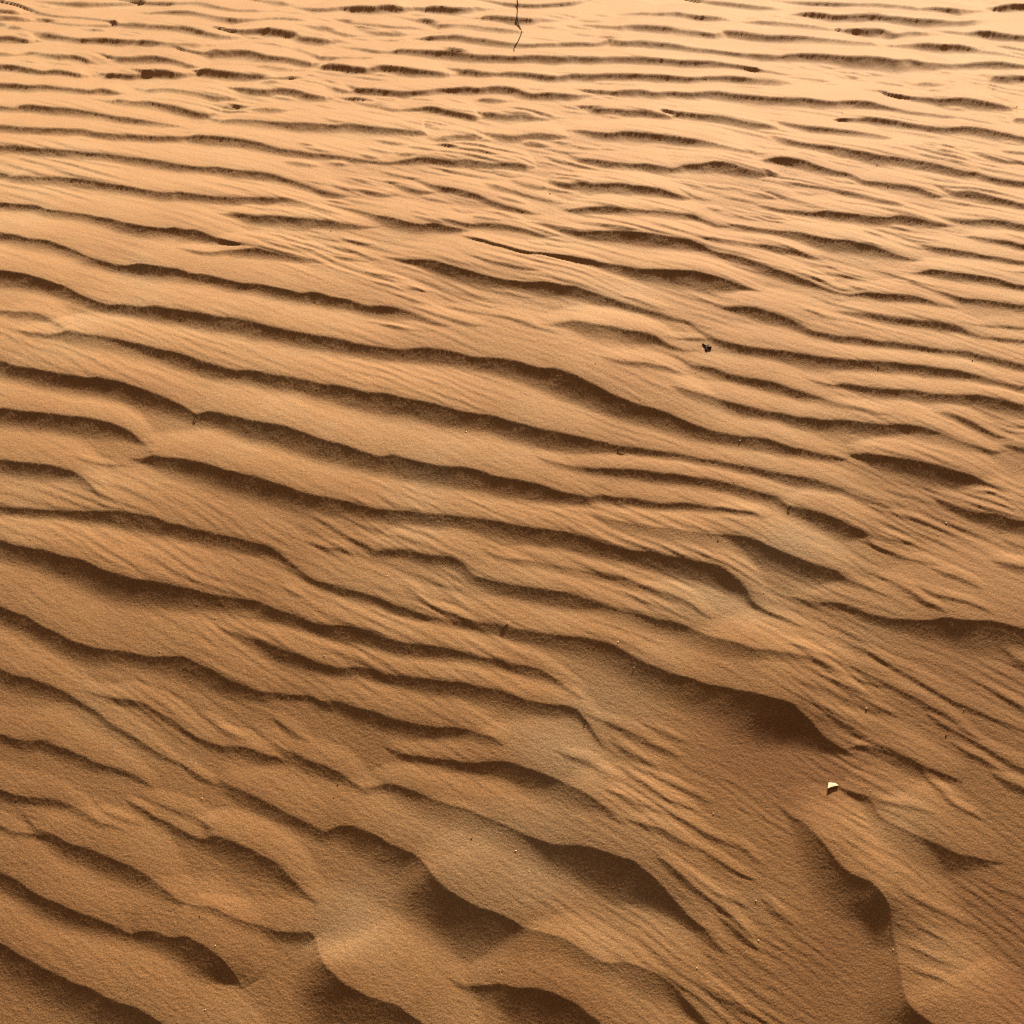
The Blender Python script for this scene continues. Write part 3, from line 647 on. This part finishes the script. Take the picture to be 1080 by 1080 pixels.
micro = np.zeros_like(X)
for ang_, lam_, sd_, amp_, y0_, y1_, y2_, y3_ in ((34, .0165, 20, 0.0006, -9, -8, 1.6, 2.7), (27, .025, 30, 0.0012, .7, 1.3, 2.4, 3.6), (26, .040, 40, 0.0028, 1.6, 2.5, 90, 91)):
    wgt_ = smooth(y0_, y1_, Y) * (1 - smooth(y2_, y3_, Y)) * (1 - smooth(lam_ / 4, lam_ / 2.2, cell))
    micro += comb(math.radians(ang_), lam_, sd_) * amp_ * wgt_
patchy = 0.3 + 0.7 * smooth(-0.35, 0.45, noise(X * 3.1 + 5, Y * 4.0, 44))
for (u, v, ru, rv, a) in SORTING:                     # the drifted patches are smooth, the hollows combed
    if a > .6:
        x0, y0 = unproject(u, v); x1, _ = unproject(u + ru, v); _, y1 = unproject(u, v - rv)
        patchy *= 1 - .8 * np.exp(-(((X - x0) / (x1 - x0)) ** 2 + ((Y - y0) / (y1 - y0)) ** 2))
for (u, v, ru, rv, k_) in COMBED:
    x0, y0 = unproject(u, v); x1, _ = unproject(u + ru, v); _, y1 = unproject(u, v - rv)
    patchy *= 1 + (k_ - 1) * np.exp(-(((X - x0) / (x1 - x0)) ** 2 + ((Y - y0) / (y1 - y0)) ** 2) ** 2)
micro *= patchy * (1 - 0.85 * leemask)
streak = 0.00035 * noise(X * 42 - Y * 28 , X * 80 + Y * 190, 50) * (1 - smooth(0.0015, 0.004, cell))
streak += 0.00022 * noise(X * 120 - Y * 60, X * 180 + Y * 420, 51) * (1 - smooth(0.0012, 0.003, cell))
_tl = np.interp(Y, _ty, _sl)
rake = np.clip(np.tan(math.radians(25) - np.arctan(_tl)) / 0.42, .3, 1.2)   # gentler wrinkles where the sun only grazes
streak *= (1 - 0.7 * leemask) * rake

# ------------------------------------------------------------------ ripples beyond the picture
sx = S[None, :] + 0 * Y
out = np.maximum.reduce([np.abs(sx) - 560, -Vr[:, None] - 14 + 0 * sx, Vr[:, None] - 1100 + 0 * sx])
mout = smooth(0, 70, out)
ang = math.radians(13)
al = X * math.cos(ang) - Y * math.sin(ang); ac = X * math.sin(ang) + Y * math.cos(ang)
ph = ac / 0.118 + 0.9 * noise(al * 1.3, ac * 2.0, 70) + 0.5 * noise(al * 4, ac * 5, 71)
fr = ph - np.floor(ph)
prof = np.where(fr < 0.62, 0.5 - 0.5 * np.cos(np.pi * (fr / 0.62)), ((1 - fr) / 0.38) ** 2)
outer = prof * 0.0095 * (0.55 + 0.6 * noise(X * 2.2, Y * 2.2, 72)) * mout * (1 - smooth(0.015, 0.035, cell))

grainy = rng.standard_normal(X.shape) * np.minimum(cell, 0.004) * 0.065
undul = 0.004 * noise(X * 2.3, Y * 2.3, 60) * (1 - smooth(0.05, 0.2, cell))
big = 1.2 * noise(X / 60, Y / 60, 61) * smooth(15, 60, np.hypot(X, Y)) + 9 * noise(X / 300, Y / 300, 62) * smooth(60, 200, np.hypot(X, Y))
Z = dune(Y) + ripple + micro + streak + outer + undul + big + grainy


def ground_z(x, y):
    r, c = to_index(np.array([y * 0 + x]).ravel(), np.array([y]).ravel())
    r0 = int(r[0]); c0 = int(c[0]); fr_ = r[0] - r0; fc = c[0] - c0
    a = Z[r0, c0] * (1 - fc) + Z[r0, c0 + 1] * fc
    b = Z[r0 + 1, c0] * (1 - fc) + Z[r0 + 1, c0 + 1] * fc
    return float(a * (1 - fr_) + b * fr_)


def spot(u, v):
    """point on the finished sand under a photo pixel"""
    zo = 0.0
    for _ in range(12):
        x, y = unproject(u, v, zo)
        x = float(x); y = float(y)
        z = ground_z(x, y)
        zo = 0.5 * zo + 0.5 * (z - float(dune(y)))
    return Vector((x, y, z))


def px_at(p):
    """size of one photo pixel at a point"""
    return (p.y * CP + (H - p.z) * SP) / F


# sorting of the grains: pale fine drift, red coarse sand (where they lie in the photo)
tone = 0.55 * noise(X * 3.0, Y * 3.4, 80) + 0.35 * noise(X * 9, Y * 11, 81)
for (u, v, ru, rv, a) in SORTING:
    x0, y0 = unproject(u, v); x1, _ = unproject(u + ru, v); _, y1 = unproject(u, v - rv)
    tone += a * np.exp(-(((X - x0) / (x1 - x0)) ** 2 + ((Y - y0) / (y1 - y0)) ** 2))

# ------------------------------------------------------------------ ground mesh
me = bpy.data.meshes.new('sand')
nv = NR * NC
co = np.empty((nv, 3), np.float32)
co[:, 0] = X.ravel(); co[:, 1] = Y.ravel(); co[:, 2] = Z.ravel()
idx = np.arange(nv, dtype=np.int32).reshape(NR, NC)
# rows run away -> near, so wind the quads to face up
quads = np.stack([idx[1:, :-1], idx[1:, 1:], idx[:-1, 1:], idx[:-1, :-1]], -1).reshape(-1, 4)
nf = len(quads)
me.vertices.add(nv); me.vertices.foreach_set('co', co.ravel())
me.loops.add(nf * 4); me.loops.foreach_set('vertex_index', quads.ravel())
me.polygons.add(nf)
me.polygons.foreach_set('loop_start', np.arange(0, nf * 4, 4, dtype=np.int32))
me.update(calc_edges=True)
me.polygons.foreach_set('use_smooth', np.ones(nf, bool))
at = me.attributes.new('tone', 'FLOAT', 'POINT')
at.data.foreach_set('value', tone.astype(np.float32).ravel())
sand = bpy.data.objects.new('sand', me)
col.objects.link(sand)
sand['kind'] = 'structure'
sand['label'] = 'wind rippled orange brown desert sand with sharp crests and shaded slip faces'
sand['category'] = 'sand'


# ------------------------------------------------------------------ materials
def new_mat(name):
    m = bpy.data.materials.new(name); m.use_nodes = True
    nt = m.node_tree; nt.nodes.clear()
    o = nt.nodes.new('ShaderNodeOutputMaterial'); b = nt.nodes.new('ShaderNodeBsdfPrincipled')
    nt.links.new(b.outputs[0], o.inputs[0])
    return m, nt, b


def add(nt, kind, **kw):
    n = nt.nodes.new(kind)
    for k, v in kw.items():
        setattr(n, k, v)
    return n


m, nt, b = new_mat('sand')
L = nt.links.new
tc = add(nt, 'ShaderNodeTexCoord')
att = add(nt, 'ShaderNodeAttribute', attribute_name='tone')


def noise_node(scale, detail=2.0, rough=0.6):
    n = add(nt, 'ShaderNodeTexNoise'); n.inputs['Scale'].default_value = scale
    n.inputs['Detail'].default_value = detail; n.inputs['Roughness'].default_value = rough
    L(tc.outputs['Object'], n.inputs['Vector'])
    return n


ramp = add(nt, 'ShaderNodeValToRGB')
e = ramp.color_ramp.elements
e[0].position = 0.0; e[0].color = (*(0.37, 0.17, 0.065), 1)
e[1].position = 1.0; e[1].color = (*(0.50, 0.31, 0.155), 1)
k = e.new(0.5); k.color = (*(0.46, 0.235, 0.091), 1)
mr = add(nt, 'ShaderNodeMapRange')
mr.inputs['From Min'].default_value = -1.1; mr.inputs['From Max'].default_value = 1.1
L(att.outputs['Fac'], mr.inputs['Value']); L(mr.outputs[0], ramp.inputs[0])
g1 = noise_node(430, 2.5, 0.75)      # grains
g2 = noise_node(900, 1.0, 0.5)
mg = add(nt, 'ShaderNodeMath', operation='ADD'); L(g1.outputs['Fac'], mg.inputs[0]); L(g2.outputs['Fac'], mg.inputs[1])
gr = add(nt, 'ShaderNodeMapRange'); gr.inputs['From Min'].default_value = 0.72; gr.inputs['From Max'].default_value = 1.28
gr.inputs['To Min'].default_value = 1 - 0.45; gr.inputs['To Max'].default_value = 1 + 0.45
L(mg.outputs[0], gr.inputs['Value'])
mul = add(nt, 'ShaderNodeVectorMath', operation='SCALE'); L(ramp.outputs[0], mul.inputs[0]); L(gr.outputs[0], mul.inputs['Scale'])
L(mul.outputs[0], b.inputs['Base Color'])
b.inputs['Roughness'].default_value = 0.8
b.inputs['Specular IOR Level'].default_value = 0.4
b.inputs['Specular Tint'].default_value = (1.0, 0.85, 0.62, 1)
b.inputs['Sheen Weight'].default_value = 0.7; b.inputs['Sheen Roughness'].default_value = 0.45; b.inputs['Sheen Tint'].default_value = (1, .8, .55, 1)
b1 = add(nt, 'ShaderNodeBump'); b1.inputs['Strength'].default_value = 0.5; b1.inputs['Distance'].default_value = 0.0012
gb = noise_node(330, 3.0, 0.7); L(gb.outputs['Fac'], b1.inputs['Height'])
L(b1.outputs[0], b.inputs['Normal'])
me.materials.append(m)


def plain(name, c, rough=0.7, var=0.25, scale=300):
    m, nt, b = new_mat(name)
    n = add(nt, 'ShaderNodeTexNoise'); n.inputs['Scale'].default_value = scale; n.inputs['Detail'].default_value = 4
    t = add(nt, 'ShaderNodeTexCoord'); nt.links.new(t.outputs['Object'], n.inputs['Vector'])
    mx = add(nt, 'ShaderNodeMix', data_type='RGBA')
    mx.inputs[6].default_value = (*[q * (1 - var) for q in c], 1); mx.inputs[7].default_value = (*[min(1, q * (1 + var)) for q in c], 1)
    b.inputs['Specular IOR Level'].default_value = 0.2
    nt.links.new(n.outputs['Fac'], mx.inputs[0]); nt.links.new(mx.outputs[2], b.inputs['Base Color'])
    b.inputs['Roughness'].default_value = rough
    return m


M_SHELL = plain('chalky_shell', (0.80, 0.71, 0.47), 0.45, 0.1)
M_HUSK = plain('dark_husk', (0.035, 0.018, 0.012), 0.75)
M_STALK = plain('dark_stalk', (0.03, 0.016, 0.009), 0.95)
M_STRAW = plain('dry_straw', (0.62, 0.46, 0.27), 0.6)
M_BARK = plain('bark_chip', (0.03, 0.018, 0.01), 0.8)
M_QUARTZ = plain('quartz', (0.95, 0.82, 0.55), 0.3, 0.05)
M_GRIT = plain('dark_grit', (0.03, 0.02, 0.015), 0.7)


def link_bm(name, bm, mat, parent=None, smooth_=False):
    me = bpy.data.meshes.new(name); bm.normal_update(); bm.to_mesh(me); bm.free()
    if smooth_:
        for p in me.polygons:
            p.use_smooth = True
    me.materials.append(mat)
    o = bpy.data.objects.new(name, me); col.objects.link(o)
    if parent:
        o.parent = parent
    return o


def tag(o, label, cat, group=None):
    o['label'] = label; o['category'] = cat
    if group:
        o['group'] = group


def add_tube(bm, pts, radii, n=8):
    rings = []
    for i, p in enumerate(pts):
        d = (pts[min(i + 1, len(pts) - 1)] - pts[max(i - 1, 0)]).normalized()
        a = d.orthogonal().normalized() if abs(d.z) > .9 else d.cross(Vector((0, 0, 1))).normalized()
        c = d.cross(a)
        rings.append([bm.verts.new(p + radii[i] * (math.cos(2 * math.pi * k / n) * a + math.sin(2 * math.pi * k / n) * c)) for k in range(n)])
    for r, s in zip(rings, rings[1:]):
        for k in range(n):
            bm.faces.new((r[k], r[(k + 1) % n], s[(k + 1) % n], s[k]))
    bm.faces.new(rings[0][::-1]); bm.faces.new(rings[-1])


def lump(bm, c, r, seed, sq=(1, 1, .8), sub=2, rough=.3):
    rs = random.Random(seed)
    off = Vector((rs.uniform(0, 50), rs.uniform(0, 50), 0))
    v0 = bmesh.ops.create_icosphere(bm, subdivisions=sub, radius=1)['verts']
    cuts = [(Vector((rs.uniform(-1, 1), rs.uniform(-1, 1), rs.uniform(-.6, 1))).normalized(), rs.uniform(.6, .9)) for _ in range(5)]
    for v in v0:
        p = v.co.copy()
        for n_, d_ in cuts:
            q = p.dot(n_)
            if q > d_:
                p -= n_ * (q - d_) * .9
        p *= 1 + rough * math.sin(3.1 * p.x + off.x) * math.sin(2.7 * p.y + off.y)
        v.co = c + Vector((p.x * sq[0] * r, p.y * sq[1] * r, p.z * sq[2] * r))


# --- the pale shell chip (corner points read in the photo), tilted, lower edge off the sand
c0 = spot(876.5, 830); px = px_at(c0)
plan = [(872.5, 822.2), (874.8, 821.6), (876.8, 822.2), (880.2, 824.6), (883.3, 827.9), (879.5, 828.6), (876.6, 829.6), (873.4, 831.0), (873.9, 828.6), (874.3, 826.6), (873.6, 824.3)]
bm = bmesh.new()
top = []; bot = []
for (u, v) in plan:
    u = 877 + (u - 877) * 1.15; v = 826 + (v - 826) * 1.15
    t = (v - 821.6) / 9.4                        # 0 far edge .. 1 near edge
    lift = 0.0009 + 0.0024 * t                   # near edge stands up off the sand
    x, y = unproject(u, v, lift + (c0.z - float(dune(c0.y))))
    p = Vector((float(x), float(y), 0)); p.z = c0.z + lift
    q = Vector((877, 826, 0))
    top.append(p); bot.append(p - Vector((0, 0, .0016 + .0008 * (1 - t))))
cx_ = sum((p for p in top), Vector()) / len(top)
crown = bm.verts.new(cx_ + Vector((0, 0, .0007)))
tv = [bm.verts.new(p) for p in top]; mv = [bm.verts.new(cx_ + (p - cx_) * 1.03 - Vector((0, 0, .0008))) for p in top]
bv = [bm.verts.new(cx_ + (p - cx_) * .96) for p in bot]
for i in range(len(tv)):
    j = (i + 1) % len(tv)
    bm.faces.new((crown, tv[j], tv[i])); bm.faces.new((tv[i], tv[j], mv[j], mv[i])); bm.faces.new((mv[i], mv[j], bv[j], bv[i]))
bm.faces.new(bv)
bmesh.ops.recalc_face_normals(bm, faces=bm.faces)
o = link_bm('shell_chip', bm, M_SHELL)
tag(o, 'small cream white three pointed shell chip tilted on reddish sand', 'shell')

# --- dark dried husk with two curled lobes
c = spot(745.3, 368.5); px = px_at(c)
e_ = bpy.data.objects.new('seed_husk', None); e_.location = c; col.objects.link(e_); e_.empty_display_size = .01
tag(e_, 'dark brown dried seed husk with curled lobes lying on the sand', 'seed husk')


def P(u, v, lift):                                # a point of the husk lying on the sand, relative to its base
    x, y = unproject(u, v, lift * .5 + c.z - float(dune(c.y)))
    return Vector((float(x), float(y), c.z + .0012 + lift * .5)) - c


bm = bmesh.new()
lump(bm, P(745.0, 366.2, 0), 2.1 * px, 5, (1, 1.5, .55), 2, .35)
lump(bm, P(745.0, 369.0, 0), 1.7 * px, 8, (1, 1.4, .5), 2, .35)
link_bm('husk_body', bm, M_HUSK, e_, False)
bm = bmesh.new(); add_tube(bm, [P(744.3, 365.5, 0), P(742.6, 363.7, .002), P(741.4, 362.6, .003), P(741.1, 361.8, .003)], [1.1 * px, .9 * px, .95 * px, .35 * px])
link_bm('lobe', bm, M_HUSK, e_, True)
bm = bmesh.new(); add_tube(bm, [P(746.2, 367.2, 0), P(748.0, 366.9, .002), P(749.4, 366.5, .003), P(750.6, 365.8, .003)], [.9 * px, 1.25 * px, 1.3 * px, .4 * px])
link_bm('lobe', bm, M_HUSK, e_, True)
bm = bmesh.new(); add_tube(bm, [P(746, 365.2, 0), P(747, 363.9, .002), P(747.6, 363.2, .002)], [.7 * px, .55 * px, .2 * px])
link_bm('stub', bm, M_HUSK, e_, True)

# --- thin dark stalk at the far edge, following the ripples
path = [(545.2, -4), (545.5, 1), (546.4, 5), (546.1, 10), (545.5, 15), (545.3, 19), (546.5, 25), (548.3, 30), (550.4, 34.3), (548.6, 39), (546.6, 44), (543.8, 48), (542.1, 51), (542.4, 55)]
pp = spline([(a, b_, 0) for a, b_ in path], 1.5)
pts = []
for a, b_, _ in pp:
    p = spot(a, b_); pts.append(p + Vector((0, 0, .0026)))
for _ in range(2):
    pts = [pts[0]] + [(pts[i - 1] + 2 * pts[i] + pts[i + 1]) / 4 for i in range(1, len(pts) - 1)] + [pts[-1]]
n_ = len(pts)
bm = bmesh.new(); add_tube(bm, pts, [.0017 * (1 - .5 * max(0, (i / n_ - .75) / .25)) for i in range(n_)], 7)
o = link_bm('dry_stalk', bm, M_STALK, None, True)
tag(o, 'long thin dark kinked stalk lying across the far ripples', 'stalk')

# --- short straw stuck in a slip face
a = spot(529.6, 662.2); px = px_at(a)
x, y = unproject(537.4, 653.6, .006 + a.z - float(dune(a.y)))
bm = bmesh.new(); pt = Vector((float(x), float(y), a.z + .006)); a0 = a - (pt - a) * .12
add_tube(bm, [a0, a0.lerp(pt, .35) + Vector((0, 0, .0006)), a0.lerp(pt, .7) + Vector((0, 0, .0006)), pt], [.0008, .0008, .0007, .0005], 7)
o = link_bm('straw', bm, M_STRAW, None, True)
tag(o, 'short pale straw leaning out of a shaded slip face', 'straw')

# --- small bark chips / twig ends
for (u0, v0, u1, v1, lab) in CHIPS:
    a = spot(u0, v0); px = px_at(a); q = spot(u1, v1)
    bm = bmesh.new(); mid = a.lerp(q, .5) + Vector((0, 0, .0016))
    add_tube(bm, [a + Vector((0, 0, .0005)), mid, q + Vector((0, 0, .0012))], [.25 * px, .4 * px, .22 * px], 7)
    o = link_bm('bark_chip', bm, M_BARK); tag(o, lab, 'bark chip', 'dark bark chips on the sand')

# --- pale quartz grains and dark grit grains that catch the eye, each its own stone
proto = {}
for kind, mat, items, cat, grp in (('quartz_grain', M_QUARTZ, QUARTZ, 'grain', 'bright quartz grains scattered over the sand'),
                                   ('grit_grain', M_GRIT, GRIT, 'grain', 'dark grit grains scattered over the sand')):
    for i, (u, v, r, lab) in enumerate(items):
        p = spot(u, v); px = px_at(p)
        bm = bmesh.new(); lump(bm, Vector(), .9 * r * px, 100 + i * 7 + len(kind), (1, .85, .8), 1, .2)
        o = link_bm(kind, bm, mat); o.location = p + Vector((0, 0, -0.05 * r * px)); o.rotation_euler = (0, 0, random.uniform(0, 6))
        tag(o, lab, cat, grp)

# ------------------------------------------------------------------ light
SUN_EL, SUN_AZ = math.radians(25), math.radians(17)     # low sun ahead, a little right
w = bpy.data.worlds.new('World'); scene.world = w; w.use_nodes = True
wn = w.node_tree.nodes
bg = wn.get('Background') or wn.new('ShaderNodeBackground')
sky = wn.new('ShaderNodeTexSky'); sky.sky_type = 'NISHITA'; sky.sun_disc = False
sky.sun_elevation = SUN_EL; sky.sun_rotation = SUN_AZ
sky.dust_density = 4.0; sky.air_density = 1.0; sky.ozone_density = 0.6
wm = wn.new('ShaderNodeVectorMath'); wm.operation = 'MULTIPLY'; wm.inputs[1].default_value = (1.0, 0.60, 0.35)   # dusty warm air
w.node_tree.links.new(sky.outputs[0], wm.inputs[0]); w.node_tree.links.new(wm.outputs[0], bg.inputs[0]); bg.inputs[1].default_value = 0.05
sd = bpy.data.lights.new('sun', 'SUN'); sd.energy = 5.0; sd.angle = math.radians(3.0); sd.color = (1.0, 0.89, 0.715)
so = bpy.data.objects.new('sun', sd); col.objects.link(so)
to_sun = Vector((math.sin(SUN_AZ) * math.cos(SUN_EL), math.cos(SUN_AZ) * math.cos(SUN_EL), math.sin(SUN_EL)))
so.rotation_euler = to_sun.to_track_quat('Z', 'Y').to_euler()
so.location = to_sun * 10

scene.render.engine = 'CYCLES'
scene.view_settings.view_transform = 'Standard'
scene.view_settings.look = 'None'
scene.view_settings.exposure = 0.55
scene.view_settings.gamma = 1
scene.cycles.use_denoising = False
scene.cycles.filter_width = 1.15
